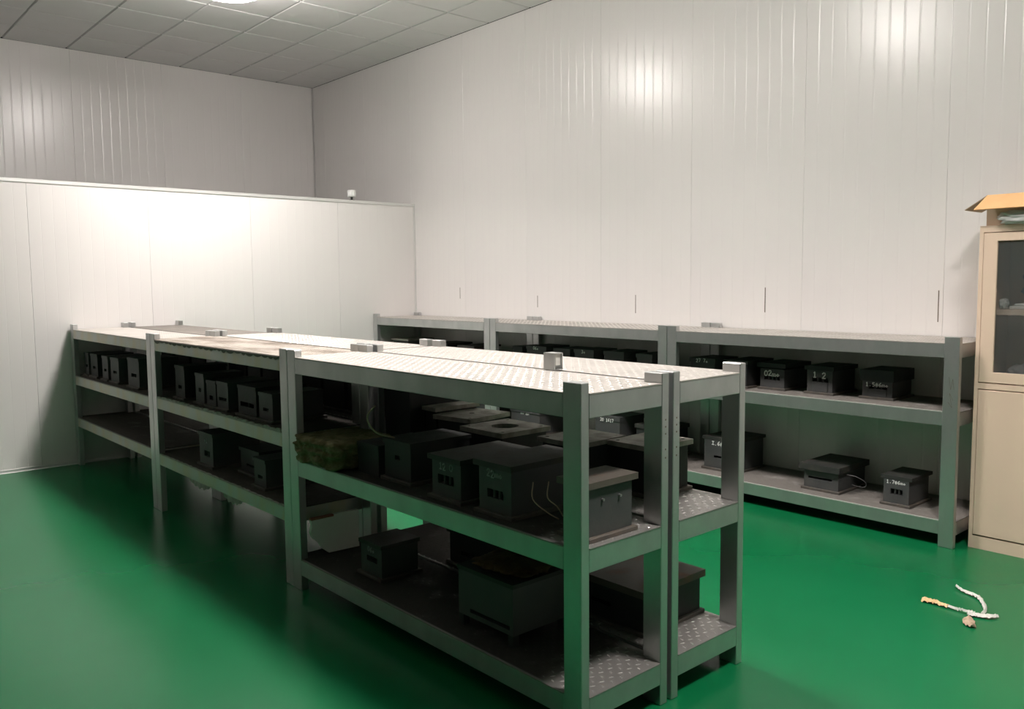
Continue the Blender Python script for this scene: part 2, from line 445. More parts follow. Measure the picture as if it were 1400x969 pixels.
def dusty(me, pmn):
    k = ('d', me.name, pmn)
    if k not in cache:
        m2 = me.copy(); m2.materials.clear(); m2.materials.append(MT[pmn]); cache[k] = m2
    return cache[k]
ZA = (.159, .6595, 1.1645); Z2 = (.397, .778, 1.163); Z3 = (.412, .768, 1.157); ZR = (.152, .774, 1.157)
W1 = .446; XB = .470; W2 = .4515
GF, GB = 'racks of the double row on the open floor', 'racks standing along the tall white wall'
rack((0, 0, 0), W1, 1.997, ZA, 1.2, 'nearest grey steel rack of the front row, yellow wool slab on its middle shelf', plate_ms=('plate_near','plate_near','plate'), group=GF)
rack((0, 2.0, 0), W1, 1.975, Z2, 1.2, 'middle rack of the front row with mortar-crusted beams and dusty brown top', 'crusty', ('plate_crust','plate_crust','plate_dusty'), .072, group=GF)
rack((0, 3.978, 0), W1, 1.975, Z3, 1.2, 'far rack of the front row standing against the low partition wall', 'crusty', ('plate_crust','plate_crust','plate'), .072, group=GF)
t2 = [o for o in scn.objects if o.get('label', '').startswith('middle rack of the front row')][0]
obj('mortar_crust', crust_mesh(1.975-2*PU-.01, True, 'grime'), t2, (0, PU+.005, Z2[1]), kind='stuff')
obj('mortar_crust', crust_mesh(1.975-2*PU-.01, True, 'grime'), t2, (0, PU+.005, Z2[0]), kind='stuff').scale = (1, 1, .5)
obj('mortar_crust', crust_mesh(1.975-2*PU-.01, False, 'plate_grey'), t2, (0, PU+.005, Z2[2]), kind='stuff')
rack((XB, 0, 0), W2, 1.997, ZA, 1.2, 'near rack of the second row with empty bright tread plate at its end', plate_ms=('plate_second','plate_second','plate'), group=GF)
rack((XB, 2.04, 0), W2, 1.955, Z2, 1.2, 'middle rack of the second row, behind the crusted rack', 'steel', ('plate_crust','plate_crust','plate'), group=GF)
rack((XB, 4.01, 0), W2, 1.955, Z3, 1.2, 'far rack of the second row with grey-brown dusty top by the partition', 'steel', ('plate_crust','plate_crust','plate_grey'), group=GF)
DR = .572
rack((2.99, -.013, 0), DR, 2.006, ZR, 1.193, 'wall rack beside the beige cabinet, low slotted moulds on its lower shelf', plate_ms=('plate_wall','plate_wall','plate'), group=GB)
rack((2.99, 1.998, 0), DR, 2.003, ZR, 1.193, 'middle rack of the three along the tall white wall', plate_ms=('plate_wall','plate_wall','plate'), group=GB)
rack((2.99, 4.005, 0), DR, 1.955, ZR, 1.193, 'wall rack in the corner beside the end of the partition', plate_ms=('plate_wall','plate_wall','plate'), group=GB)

# ------------------------------------------------------------------ chalk lettering (hand-drawn strokes)
GL = {
 '0': [[(.5,0),(.15,.2),(.05,.7),(.2,1.2),(.5,1.4),(.85,1.2),(.95,.7),(.8,.2),(.5,0)]],
 '1': [[(.25,1.1),(.5,1.4),(.5,0)], [(.2,0),(.8,0)]],
 '2': [[(.1,1.1),(.4,1.4),(.8,1.3),(.85,.9),(.1,0),(.9,0)]],
 '3': [[(.1,1.3),(.5,1.4),(.85,1.1),(.45,.75),(.9,.4),(.5,0),(.1,.1)]],
 '5': [[(.85,1.4),(.2,1.4),(.15,.8),(.6,.85),(.9,.45),(.5,0),(.1,.1)]],
 '6': [[(.8,1.4),(.3,1.0),(.1,.4),(.45,0),(.85,.3),(.6,.7),(.15,.5)]],
 '7': [[(.1,1.4),(.9,1.4),(.4,0)]],
 '.': [[(.4,.0),(.5,.1)]],
 'm': [[(0,0),(.05,.7),(.3,.75),(.45,.6),(.5,0)], [(.5,.6),(.75,.75),(.95,.6),(1,0)]],
 'o': [[(.5,.05),(.15,.35),(.5,.7),(.85,.35),(.5,.05)]],
 'c': [[(.15,.3),(.15,1.05),(.85,1.05),(.85,.3),(.15,.3)], [(.5,1.4),(.5,-.1)]],     # the character "zhong" (middle)
 'g': [[(.1,1.3),(.9,1.3)], [(.5,1.3),(.5,.1)], [(0,.1),(1,.1)]],                     # the character "gong"
 ' ': [],
}
def chalk_mesh(text, h, mname='chalk'):
    """centred on the local origin, drawn on a face that looks towards -X (text runs along -Y)"""
    bm = bmesh.new(); s = h/1.4; adv = 1.22*s; wd_ = len(text)*adv; r = random.Random(len(text)*7+ord(text[0]))
    for i, ch in enumerate(text):
        ox = i*adv - wd_/2; dz = r.uniform(-.12, .12)*s
        for st in GL[ch]:
            for a, b in zip(st, st[1:]):
                pa = Vector((-(ox+a[0]*s), a[1]*s+dz-h/2)); pb = Vector((-(ox+b[0]*s), b[1]*s+dz-h/2))
                d = (pb-pa); d = d.normalized() if d.length else Vector((1,0)); n = Vector((-d.y, d.x))*h*.10; e = d*h*.05
                q = [pa-e+n, pb+e+n, pb+e-n, pa-e-n]
                v = [bm.verts.new((x, p.x, p.y)) for x in (-.0009, .0002) for p in q]
                for f in ((0,1,2,3),(4,7,6,5),(0,4,5,1),(1,5,6,2),(2,6,7,3),(3,7,4,0)): bm.faces.new([v[k] for k in f])
    return finish(bm, 'chalk_marking', MT[mname])

# ------------------------------------------------------------------ iron test moulds
def mould(label, x, y0, y1, z0, ztop, d, text=None, slot=(.25,.75,.42,.60), ncore=2, lid_t=.022, lid_over=.018, lid_over_f=None,
          base=True, m='iron', lidm='lid', holes=None, th=.032, chalkm='chalk', rotz=0.0, lower_panel=False, bolts=False, group=None, text_z=None, feet=0.0, neck=0.0, side_over=None):
    """front face looks towards -X at world x; y0..y1 body width; ztop = top of lid.  slot in fractions of width/height (from the left seen from the front)."""
    w = y1-y0; h = ztop-z0
    t = thing('mould_box', label, 'mould', (x, (y0+y1)/2, z0), rotz, group)
    zb = feet; z_lid = h-lid_t
    bm = bmesh.new()
    hb = z_lid-neck; b0 = zb + (.016 if base else 0.0)
    outer = rect(-w/2, w/2, b0, hb)
    hol = []
    if slot:
        sy0, sy1 = w/2-slot[1]*w, w/2-slot[0]*w; sz0, sz1 = b0+slot[2]*(hb-b0), b0+slot[3]*(hb-b0)
        hol = [rect(sy0, sy1, sz0, sz1)]
    vl = flat_fill(bm, [outer]+hol, 0.0, 'x')
    bk = [bm.verts.new((d, p[0], p[1])) for p in outer]
    for i in range(4):
        j = (i+1) % 4
        bm.faces.new((vl[0][i], vl[0][j], bk[j], bk[i]))
    bm.faces.new(bk)
    if slot:
        pk = [bm.verts.new((.06, p[0], p[1])) for p in hol[0]]
        for i in range(4):
            j = (i+1) % 4
            bm.faces.new((vl[1][j], vl[1][i], pk[i], pk[j]))
        bm.faces.new(pk)
    body = obj('body', finish(bm, 'body', MT[m]), t)
    if slot and ncore:
        ym, q = (sy0+sy1)/2, (sy1-sy0)
        for k in range(ncore):
            cy = sy0 + q*(k+1)/(ncore+1)
            cm = bmesh.new(); cyl(cm, (.012, cy, sz0+.001), min(.007, q*.09), (sz1-sz0)-.002, n=8)
            obj('core', finish(cm, 'core', MT['core']), body)
    if lower_panel and slot:      # raised plug plate below the slot
        obj('plug_plate', box_mesh('plug_plate', MT[m], (-.006, 0, sy0+.004, sy1-.004, b0, sz0), bevel=.0015), body)
    if neck:
        obj('neck', box_mesh('neck', MT['iron_dark'], (.012, d-.012, -w/2+.012, w/2-.012, hb, z_lid)), t)
    lf = lid_over if lid_over_f is None else lid_over_f
    so = lid_over if side_over is None else side_over
    lo = rect(-lf, d+lid_over, -w/2-so, w/2+so)
    hs = []
    if holes:
        cx, cy = d/2, 0
        if holes > 0: hs.append(circle(cx, cy, min(w, d)*holes, 18))
        for sx in (-1, 1):
            for sy in (-1, 1): hs.append(circle(cx+sx*(d/2+lid_over-.03), cy+sy*(w/2+so-.03), .009, 8))
    obj('lid', finish(plate_bm(lo, hs, z_lid, h), 'lid', MT[lidm]), t)
    if base:
        obj('base_plate', box_mesh('base_plate', MT['base'], (-.016, d+.016, -w/2-.016, w/2+.016, zb, zb+.0155), bevel=.002), t)
    if feet:
        for fx in (.0, d-.03):
            for fy in (-w/2, w/2-.03): obj('foot', box_mesh('foot', MT['iron_dark'], (fx, fx+.03, fy, fy+.03, 0, feet)), t)
    if text:
        hh = min(th, w*.8/len(text)*1.1)
        tz = text_z if text_z is not None else (hb - hh*.9)
        obj('chalk_marking', chalk_mesh(text, hh, chalkm), t, (-.0002 if tz < hb else -lf-.0002, 0, tz), kind='stuff')
    if bolts:
        for sx in (.3, .7):
            for zz in (.66,):
                bb = bmesh.new(); cyl(bb, (d*sx, -w/2-.008, zz*h), .005, .008, 'Y', 8)
                obj('bolt', finish(bb, 'bolt', MT['bolt']), t)
    return t

# wall rack beside the cabinet, middle shelf
zR1, zR0 = ZR[1], ZR[0]
G1 = 'iron moulds on the middle shelf by the cabinet'
mould('dark slotted mould nearest the cabinet on the middle wall shelf, raised plug below its slot', 3.205, .445, .632, zR1, .956, .27, '1.5c6mo', (.22,.84,.50,.78), 2, .070, .012, m='iron', lidm='iron_dark', th=.024, lower_panel=True, group=G1, lid_over_f=.012)
mould('dark mould marked 1 2 in chalk on the middle shelf, second from the cabinet', 3.17, .812, .985, zR1, .957, .30, '1 2', (.2,.84,.46,.66), 2, .026, .014, lidm='iron_dark', th=.036, lower_panel=True, group=G1)
mould('dark mould marked 02mo with a gap under its lid on the middle wall shelf', 3.17, 1.152, 1.332, zR1, .955, .30, '02mo', (.16,.82,.40,.62), 3, .030, .018, lidm='iron_dark', th=.034, neck=.010, group=G1)
mould('dark mould on the middle wall shelf half hidden by the near rack post', 3.10, 1.395, 1.555, zR1, .965, .30, None, (.25,.75,.45,.65), 2, .025, .014, m='iron_dark', group=G1)
mould('chalked mould at the far end of the cabinet rack, seen over the near tread plate', 3.15, 1.69, 1.90, zR1, .957, .28, '27 7o', (.2,.8,.3,.5), 2, .03, .006, m='iron', lidm='iron', th=.024, group=G1, text_z=.165)
# same rack, lower shelf
G2 = 'iron moulds on the lower wall shelf'
mould('tall slotted mould with chalk writing on the lower wall shelf, behind the near rack post', 3.15, 1.50, 1.772, zR0, .392, .34, 'g.6c6o', (.3,.8,.36,.45), 1, .022, .014, lid_over_f=.003, th=.027, group=G2)
mould('low wide mould with one long slot and a wire loop at its side', 3.125, .733, .968, zR0, .325, .36, None, (.12,.82,.48,.60), 0, .038, .020, lid_over_f=.03, m='iron', lidm='lid', group=G2)
mould('small mould marked 1.7 and 6mo in white chalk on the lower wall shelf', 3.115, .288, .440, zR0, .333, .28, '1.7c6mo', (.28,.76,.36,.60), 2, .020, .016, lid_over_f=.003, th=.030, m='iron', lidm='lid', group=G2)
t = bpy.data.objects.new('wire_loop', None)
bpy.data.objects.remove(t)
o = obj('wire_loop', finish(tube_bm(curve([(3.20,.716,.27),(3.22,.66,.262),(3.26,.62,.225),(3.27,.635,.19),(3.24,.70,.20)], 6), .0026), 'wire_loop', MT['wire'], smooth=True))
o['label'] = 'grey wire loop at the side of the low wide mould'; o['category'] = 'wire'
# middle wall rack
G3 = 'iron moulds on the middle rack along the wall'
for (a, b, zt, tx, lab) in ((2.26,2.41,.955,None,'small plain mould beside the wall rack post, seen over the near tread plate'),
                            (2.545,2.75,.957,None,'plain dark mould second from the post on the middle wall rack'),
                            (2.87,3.085,.955,'3o','chalked mould just right of the tube offcut, on the middle wall rack'),
                            (3.14,3.33,.950,None,'plain mould just behind the tube offcut, on the middle wall rack'),
                            (3.43,3.68,.955,'06o','mould with bright chalk marks left of the tube offcut, on the middle wall rack'),
                            (3.74,3.86,.940,None,'leftmost small mould on the middle wall rack, beside the far post')):
    mould(lab, 3.15, a, b, zR1, zt, .28, tx, (.25,.75,.3,.5), 2, .03, .006, m='iron', lidm='iron', th=.026, group=G3, text_z=(zt-zR1-.018))
mould('chalked mould low in the middle wall rack, seen under the near top shelf', 3.15, 3.52, 3.90, zR0, .375, .30, 'o0 mo', (.3,.7,.3,.4), 1, .03, .008, m='iron', lidm='iron', th=.028, group=G3, text_z=.19)
mould('grey chalk-numbered mould on the lower wall shelf, just right of the near corner post', 3.12, 2.56, 2.82, zR0, .435, .30, '20 1617', (.4,.6,.3,.36), 1, .035, .006, m='iron', lidm='iron', th=.024, group=G3, text_z=.25)
mould('dark mould low in the middle wall rack, right of the chalk-numbered one', 3.16, 2.15, 2.42, zR0, .40, .30, None, (.3,.7,.3,.4), 1, .03, .01, m='iron_dark', group=G3)
# corner wall rack
G4 = 'iron moulds in the corner wall rack'
mould('low pale-topped mould in the corner wall rack, furthest left', 3.13, 5.50, 5.78, zR1, .93, .30, None, (.3,.7,.3,.5), 1, .018, .02, lidm='lid_pale', group=G4)
mould('low dark mould in the corner wall rack near its right post', 3.13, 4.40, 4.62, zR1, .912, .30, None, (.3,.7,.3,.5), 1, .018, .02, group=G4)
mould('dark mould in the centre of the corner wall rack', 3.15, 4.85, 5.10, zR1, .915, .30, None, (.3,.7,.3,.5), 1, .018, .012, m='iron_dark', group=G4)

for a, b, zt, lab in ((4.25,4.62,.45,'dark mould on the lower shelf of the corner wall rack, nearest its right post'),(4.75,5.10,.42,'dark mould on the lower shelf of the corner wall rack, in the middle'),(5.25,5.6,.46,'dark mould on the lower shelf of the corner wall rack, nearest the partition')):
    mould(lab, 3.14, a, b, zR0, zt, .32, None, None, 0, .02, .008, m='iron_dark', lidm='iron_dark', group='iron moulds low in the corner wall rack')  # unseen moulds added to block a bright floor reflection

# front row, near rack, middle shelf
zA1, zA0 = ZA[1], ZA[0]
G5 = 'iron moulds on the near double rack'
mould('mould marked 12 with a double slot, fourth from the near corner post', .065, .702, .888, zA1, .838, .35, '12 0', (.20,.76,.34,.60), 2, .020, .014, th=.026, lidm='lid', chalkm='chalk_faint', group=G5)
mould('mould marked 22mo beside the near corner post on the middle shelf', .065, .408, .590, zA1, .862, .35, '22mo', (.26,.76,.30,.50), 2, .022, .016, chalkm='chalk_faint', th=.026, lidm='lid', group=G5)
mould('plain mould with two bolts and rusty lid at the very end of the middle shelf', .085, .045, .165, zA1, .862, .215, None, None, 0, .022, .016, lidm='lid_rust', bolts=True, m='iron', group=G5)
mould('broad dark mould with a tan wire on top, beside the wool slab', .10, 1.09, 1.29, zA1, .842, .32, None, (.4,.6,.55,.68), 1, .018, .006, m='iron_dark', lidm='iron_dark', group=G5)
# second row, near rack, middle shelf (through the front rack)
mould('mould with a large round hole and four bolt holes in its pale lid', .505, .965, 1.235, zA1, .852, .27, None, None, 0, .022, .015, m='iron_dark', lidm='lid_pale', holes=.24, group=G5)
mould('mould with a small hole in its pale lid, left of the large-holed lid', .60, 1.33, 1.55, zA1, .862, .26, None, None, 0, .022, .018, m='iron_dark', lidm='lid_pale', holes=.07, rotz=.14, group=G5)
mould('grey-topped mould at the back of the second row, second from the black one', .60, 1.585, 1.675, zA1, .89, .26, None, None, 0, .02, .014, m='iron_dark', lidm='lid_pale', group=G5)
mould('pale-lidded mould just behind the near corner post', .515, .50, .715, zA1, .870, .25, None, None, 0, .020, .016, m='iron_dark', lidm='lid_pale', holes=.06, group=G5)
mould('pale-lidded mould at the open end of the second row with a slotted near side', .665, .255, .455, zA1, .870, .235, None, None, 0, .020, .016, m='iron_dark', lidm='lid_pale', holes=.05, bolts=True, group=G5)
mould('brown-black mould tight between the wool slab and the wired mould', .09, 1.325, 1.50, zA1, .80, .30, None, None, 0, .018, .003, m='iron_dark', lidm='iron_dark', base=False, group=G5)
mould('tall black mould at the back of the second row behind the bent wire', .52, 1.70, 1.93, zA1, 1.0, .30, None, None, 0, .02, .004, m='iron_dark', lidm='iron_dark', group=G5)
# lower shelf
mould('small slotted mould alone on the lower shelf of the near rack', .125, 1.375, 1.552, zA0, .327, .20, '06o', (.28,.78,.42,.62), 0, .018, .008, th=.022, chalkm='chalk_faint', group=G5)
mould('large footed mould with a long slot and a brown rag on top, lower shelf', .10, .445, .772, zA0, .402, .29, None, (.22,.94,.10,.19), 0, .016, .004, base=False, feet=.045, m='iron', lidm='iron_dark', group=G5)
mould('broad low mould with a brown rusty lid on the lower shelf of the second row', .535, .185, .60, zA0, .340, .36, None, (.3,.6,.4,.52), 0, .028, .016, m='iron_dark', lidm='lid_rust', group=G5)
mould('dark low machine-like mould at the back of the lower shelf, second row', .52, .95, 1.38, zA0, .335, .33, None, (.2,.5,.3,.45), 1, .02, .012, m='iron_dark', lidm='iron_dark', holes=.1, group=G5)

# middle and far racks of the front row
G6 = 'iron moulds on the crusted middle rack'
zM1, zM0 = Z2[1], Z2[0]
for a, b, zt, d_, m_, sl, lab in ((3.585,3.745,1.0,.28,'iron_dark',(.3,.7,.3,.42),'tall narrow mould furthest left on the crusted rack'),
                            (3.265,3.40,.975,.25,'iron',(.35,.65,.4,.55),'narrow greenish mould left of the pair on the crusted rack'),
                            (3.085,3.225,.945,.30,'iron_dark',(.3,.7,.25,.45),'left mould of the close pair on the crusted rack'),
                            (2.905,3.065,.950,.30,'iron',(.15,.85,.32,.46),'right mould of the close pair on the crusted rack'),
                            (2.53,2.765,.955,.30,'iron_dark',(.12,.88,.3,.48),'wide mould with a long slot on the crusted rack'),
                            (2.33,2.495,.938,.30,'iron',(.3,.7,.36,.50),'mould nearest the joint post on the crusted rack')):
    mould(lab, .075, a, b, zM1, zt, d_, None, sl, 1, .02, .003, m=m_, lidm=m_, group=G6)
mould('tall mould with a chalk mark and round slot low on the crusted rack', .075, 3.165, 3.375, zM0, .612, .30, 'o1', (.35,.75,.28,.48), 1, .02, .006, th=.03, chalkm='chalk_faint', m='iron', lidm='iron', group=G6)
mould('small mould low on the crusted rack beside the joint post', .075, 2.44, 2.585, zM0, .565, .30, None, (.3,.7,.30,.44), 1, .02, .008, m='iron', lidm='iron', group=G6)
mould('black mould between the two chalked ones low on the crusted rack', .17, 2.72, 2.98, zM0, .555, .25, None, (.3,.7,.3,.4), 0, .02, .008, m='iron_dark', lidm='iron_dark', group=G6)
G7 = 'iron moulds on the rack against the partition'
zF1 = Z3[1]
for a, b, zt, m_, lab in ((5.745,5.86,.965,'iron','narrow mould tight against the end post by the partition'),
                      (5.49,5.68,.965,'iron_dark','dark mould second from the partition end post'),
                      (5.21,5.36,.965,'iron','left of the two close grey moulds by the partition'),
                      (4.94,5.14,.966,'iron','right of the two close grey moulds by the partition'),
                      (4.47,4.72,.992,'iron','tall grey mould nearest the crusted rack on the far rack')):
    mould(lab, .075, a, b, zF1, zt, .28, None, (.3,.75,.36,.50), 1, .02, .003, m=m_, lidm=m_, group=G7)
# second row, middle and far racks (mostly hidden): dark moulds added to close bright gaps
G8 = 'iron moulds in the middle rack of the second row'
HID = [(2.16,2.38,1.0),(2.42,2.66,1.02),(2.70,2.94,.99),(2.98,3.20,1.03),(3.24,3.48,1.01),(3.52,3.72,1.03),(3.75,3.92,.99)]
for k, (a, b, zt) in enumerate(HID):
    mould('dark mould in the middle rack of the second row, ' + ('nearest its joint', 'second from its joint', 'third from its joint', 'fourth from its joint', 'fifth from its joint', 'sixth from its joint', 'furthest from its joint')[k],
          .56, a, b, zM1, zt, .28, None, None, 0, .02, .006, m='iron_dark', lidm='iron_dark', group=G8)
for k, (a, b, zt) in enumerate([(4.12,4.42,1.0),(4.47,4.75,1.02),(4.80,5.10,.99),(5.15,5.42,1.01)]):
    mould('dark mould in the far rack of the second row, ' + ('nearest the crusted rack', 'second from the crusted rack', 'third from the crusted rack', 'fourth from the crusted rack')[k],
          .56, a, b, zF1, zt, .28, None, None, 0, .02, .006, m='iron_dark', lidm='iron_dark', group='iron moulds in the far rack of the second row')  # added so the lit wall does not show between the front moulds

# ------------------------------------------------------------------ loose things
def tag(o, label, cat, group=None):
    o['label'] = label; o['category'] = cat
    if group: o['group'] = group
    return o
# mineral wool slab hanging over the beam
bm = lump_bm(.175, .205, .066, 3, .10, 5, 9.0, 4.0)
for v in bm.verts: v.co += v.co.normalized()*.010*noise.noise(v.co*38)
tag(obj('wool_slab', finish(bm, 'wool_slab', MT['wool'], smooth=True), loc=(.155, 1.725, zA1+.001)), 'ragged yellow-brown mineral wool slab overhanging the middle shelf of the near rack', 'insulation')
bm = lump_bm(.115, .14, .012, 9, .35, 4, 4.0, 3.0)
tag(obj('rag', finish(bm, 'rag', MT['rag'], smooth=True), loc=(.26, .61, .4025)), 'brown and yellow rag lying on the large footed mould', 'rag')
# tan wire over the broad dark mould
tag(obj('bent_wire', finish(tube_bm(curve([(.07,1.31,.985),(.05,1.335,.95),(.05,1.34,.91),(.07,1.30,.865),(.12,1.24,.8455)], 6), .004), 'bent_wire', MT['wire_tan'], smooth=True)),
    'bent tan wire sticking up beside the wool slab', 'wire')
for i, (pts, lab) in enumerate((([(.10,.33,.81),(.07,.30,.76),(.09,.25,.72),(.12,.22,.695)], 'left of the two thin wires hanging beside the near corner post'),
                      ([(.09,.24,.83),(.07,.225,.78),(.09,.20,.75),(.12,.20,.71)], 'right of the two thin wires hanging beside the near corner post'))):
    tag(obj('hanging_wire', finish(tube_bm(curve(pts, 5), .0022), 'hanging_wire', MT['wire_tan'], smooth=True)), lab, 'wire')
# broken foam board leaning at the far legs
t = thing('foam_board', 'broken white foam board with rusty red top edge at the near rack far end', 'board', (0, 1.885, zA0))
bm = bmesh.new(); out = [(.315,.008),(.315,.20),(.20,.203),(.045,.195),(.05,.165),(.042,.13),(.055,.10),(.09,.07),(.10,.045),(.14,.012)]
a = [bm.verts.new((x, 0, z)) for x, z in out]; b = [bm.verts.new((x, .02, z)) for x, z in out]
bm.faces.new(a); bm.faces.new(b[::-1])
for i in range(len(a)): bm.faces.new((a[i], b[i], b[(i+1)%len(a)], a[(i+1)%len(a)]))
obj('board', finish(bm, 'board', MT['foam']), t)
obj('red_edge', box_mesh('red_edge', MT['rustyred'], (.045,.17,-.003,.018,.194,.204)), t)
# offcut of rectangular tube standing on the seam between the two rows
t = thing('tube_offcut', 'short open-ended offcut of steel tube standing on the near rack top', 'tube', (.462, .595, ZA[2]+.002))
bm = bmesh.new(); s_, hgt, wl, L = .024, .068, .0035, .062
o_ = [(-s_,0),(s_,0),(s_,hgt),(-s_,hgt)]; i_ = [(-s_+wl,wl),(s_-wl,wl),(s_-wl,hgt-wl),(-s_+wl,hgt-wl)]
R = [[bm.verts.new((x, y, z)) for x, z in q] for y in (-L/2, L/2) for q in (o_, i_)]
for k in range(4):
    j = (k+1) % 4
    bm.faces.new((R[0][k],R[0][j],R[2][j],R[2][k])); bm.faces.new((R[1][j],R[1][k],R[3][k],R[3][j]))
    bm.faces.new((R[0][j],R[0][k],R[1][k],R[1][j])); bm.faces.new((R[2][k],R[2][j],R[3][j],R[3][k]))
obj('tube_wall', finish(bm, 'tube_wall', MT['steel']), t)
obj('paper_plug', box_mesh('paper_plug', MT['paper'], (-.006, s_-wl, -.02, .02, .018, hgt-wl)), t)  # white block filling part of the open end
# pale strips of cloth caught under the crusted rack
for y0, y1, dz, lab in ((3.05,3.38,.032,'pale torn cloth strip hanging from the lowest crusted beam, the longer one'), (2.60,2.86,.035,'short torn cloth strip hanging from the lowest crusted beam near the joint')):
    bm = bmesh.new(); n = 14; rows = []
    for i in range(n+1):
        y = y0+(y1-y0)*i/n; s2 = math.sin(math.pi*i/n)**.6
        zt = zM0-.004-.073
        rows.append([bm.verts.new((x_, y, z_)) for x_, z_ in ((.004, zt+.0), (.002, zt-dz*s2*(1+.3*math.sin(i*2.1))-.002), (.008, zt-dz*s2*(1+.3*math.sin(i*2.1))-.002), (.010, zt))])
    for i in range(n):
        for k in range(4): bm.faces.new((rows[i][k], rows[i+1][k], rows[i+1][(k+1)%4], rows[i][(k+1)%4]))
    bm.faces.new(rows[0]); bm.faces.new(rows[-1][::-1])
    tag(obj('cloth_strip', finish(bm, 'cloth_strip', MT['grime'])), lab, 'cloth')

# pencil scribble on the front leg of the cabinet-side wall rack, small dark marks on the two touching near legs
t9 = [o for o in scn.objects if o.get('label', '').startswith('wall rack beside the beige')][0]
bm = bmesh.new()
for pts in ([(.022,.90),(.030,.96),(.040,.90),(.050,.97)], [(.025,.84),(.045,.88),(.030,.80),(.052,.83)]):
    for a, b in zip(pts, pts[1:]):
        tube_bm([(-.0004, a[0], a[1]), (-.0004, b[0], b[1])], .0009, 4, bm)
obj('pencil_marks', finish(bm, 'pencil_marks', MT['groove']), t9, kind='stuff')
for lab, xx in (('nearest grey steel rack', W1-.018), ('near rack of the second row', .020)):
    tt = [o for o in scn.objects if o.get('label', '').startswith(lab)][0]
    bm = bmesh.new()
    for zz in (1.035, 1.01, .985, .93, .90): bx(bm, xx-.003, xx+.003, -.0004, .0004, zz-.003, zz+.003)
    obj('pencil_marks', finish(bm, 'pencil_marks', MT['groove']), tt, kind='stuff')

# sensor on the partition
t = thing('sensor', 'small white cylindrical sensor on a dark stem on top of the partition', 'sensor', (2.79, Y_PART+.03, Z_PART))
bm = bmesh.new(); cyl(bm, (0,0,0), .012, .035, n=10); cyl(bm, (0,0,0), .03, .006, n=14); obj('stem', finish(bm, 'stem', MT['darkplastic']), t)
bm = bmesh.new(); cyl(bm, (0,0,.035), .045, .07, n=20, r2=.047); obj('housing', finish(bm, 'housing', MT['white'], .006), t)

# ------------------------------------------------------------------ cabinet
CX, CY1, CY0, CH = 3.108, -.052, -.952, 1.80
t = thing('storage_cabinet', 'beige metal cabinet with glazed upper doors beside the wall rack', 'cabinet', (CX, CY1, 0))
W_, D_ = CY1-CY0, X_WALL-.004-CX
bm = bmesh.new()
bx(bm, .02, D_, -.012, 0, 0, CH); bx(bm, .02, D_, -W_, -W_+.012, 0, CH)               # sides
bx(bm, D_-.01, D_, -W_+.012, -.012, 0, CH); bx(bm, .02, D_-.01, -W_+.012, -.012, CH-.012, CH)   # back, top
bx(bm, .02, D_-.01, -W_+.012, -.012, .90, .912)
bx(bm, .02, D_-.01, -W_+.012, -.012, .06, .072)
bx(bm, 0, .02, -W_, 0, 0, .072); bx(bm, 0, .02, -W_, 0, 1.765, CH)                     # plinth and head rail
bx(bm, 0, .02, -.02, 0, .072, 1.765); bx(bm, 0, .02, -W_, -W_+.02, .072, 1.765); bx(bm, 0, .02, -W_+.02, -.02, .905, .937)
obj('carcass', finish(bm, 'carcass', MT['cabinet']), t)
obj('shelf', box_mesh('shelf', MT['cabinet'], (.03, D_-.012, -W_+.013, -.013, 1.315, 1.345)), t)
def glazed(y0, y1):
    fr = plate_bm([(1.76,y0),(1.76,y1),(.942,y1),(.942,y0)], [[(1.715,y0+.07),(1.715,y1-.07),(1.0,y1-.07),(1.0,y0+.07)]], 0, .018)
    for v in fr.verts: v.co = Vector((v.co.z-.004, v.co.y, v.co.x))
    d = obj('upper_door', finish(fr, 'upper_door', MT['cabinet'], .002), t)
    obj('glass_pane', box_mesh('glass_pane', MT['glass'], (.006, .010, y0+.0705, y1-.0705, 1.0005, 1.7145)), d)
    return d
def solid(y0, y1):
    return obj('lower_door', box_mesh('lower_door', MT['cabinet'], (-.004, .014, y0, y1, .08, .899), bevel=.002), t)
for (a, b, s) in ((-W_/2+.002, -.023, 1), (-W_+.023, -W_/2-.002, -1)):
    for fn, z in ((glazed, 1.3), (solid, .62)):
        d = fn(a, b); yy = (a+.03) if s > 0 else (b-.03)
        obj('door_handle', box_mesh('door_handle', MT['bolt'], (-.022, -.004, yy-.008, yy+.008, z-.05, z+.05), bevel=.003), d)
def contents(name, label, cat, m, s, loc, seed, amp=.25, shp=3.0):
    tag(obj(name, finish(lump_bm(*s, seed, amp, 4, shp, 4.0), name, MT[m], smooth=True), loc=loc), label, cat)
contents('plastic_bag', 'pink crumpled plastic packet at the bottom corner behind the cabinet glass', 'packet', 'pink', (.04,.04,.03), (3.20,-.19,.914), 2)
contents('plastic_bag', 'blue-grey crumpled plastic bag at the bottom behind the cabinet glass', 'bag', 'blue', (.07,.06,.045), (3.25,-.34,.913), 5)
contents('plastic_bag', 'clear crumpled film heaped low behind the cabinet glass', 'bag', 'film', (.06,.07,.055), (3.42,-.20,.913), 8)
contents('plastic_bag', 'crumpled blue-grey bag on the upper cabinet shelf', 'bag', 'blue', (.05,.14,.13), (3.47,-.32,1.346), 11)
contents('paper_bundle', 'small white crumpled paper at the left end of the cabinet shelf', 'paper', 'paper', (.03,.02,.028), (3.17,-.165,1.346), 4)
tag(obj('paper_stack', box_mesh('paper_stack', MT['paper'], (0,.14,-.20,0,0,.018), (.01,.13,-.19,-.02,.018,.03), bevel=.003), loc=(3.15,-.20,1.346), rotz=.08), 'flat stack of white papers on the cabinet shelf', 'paper')

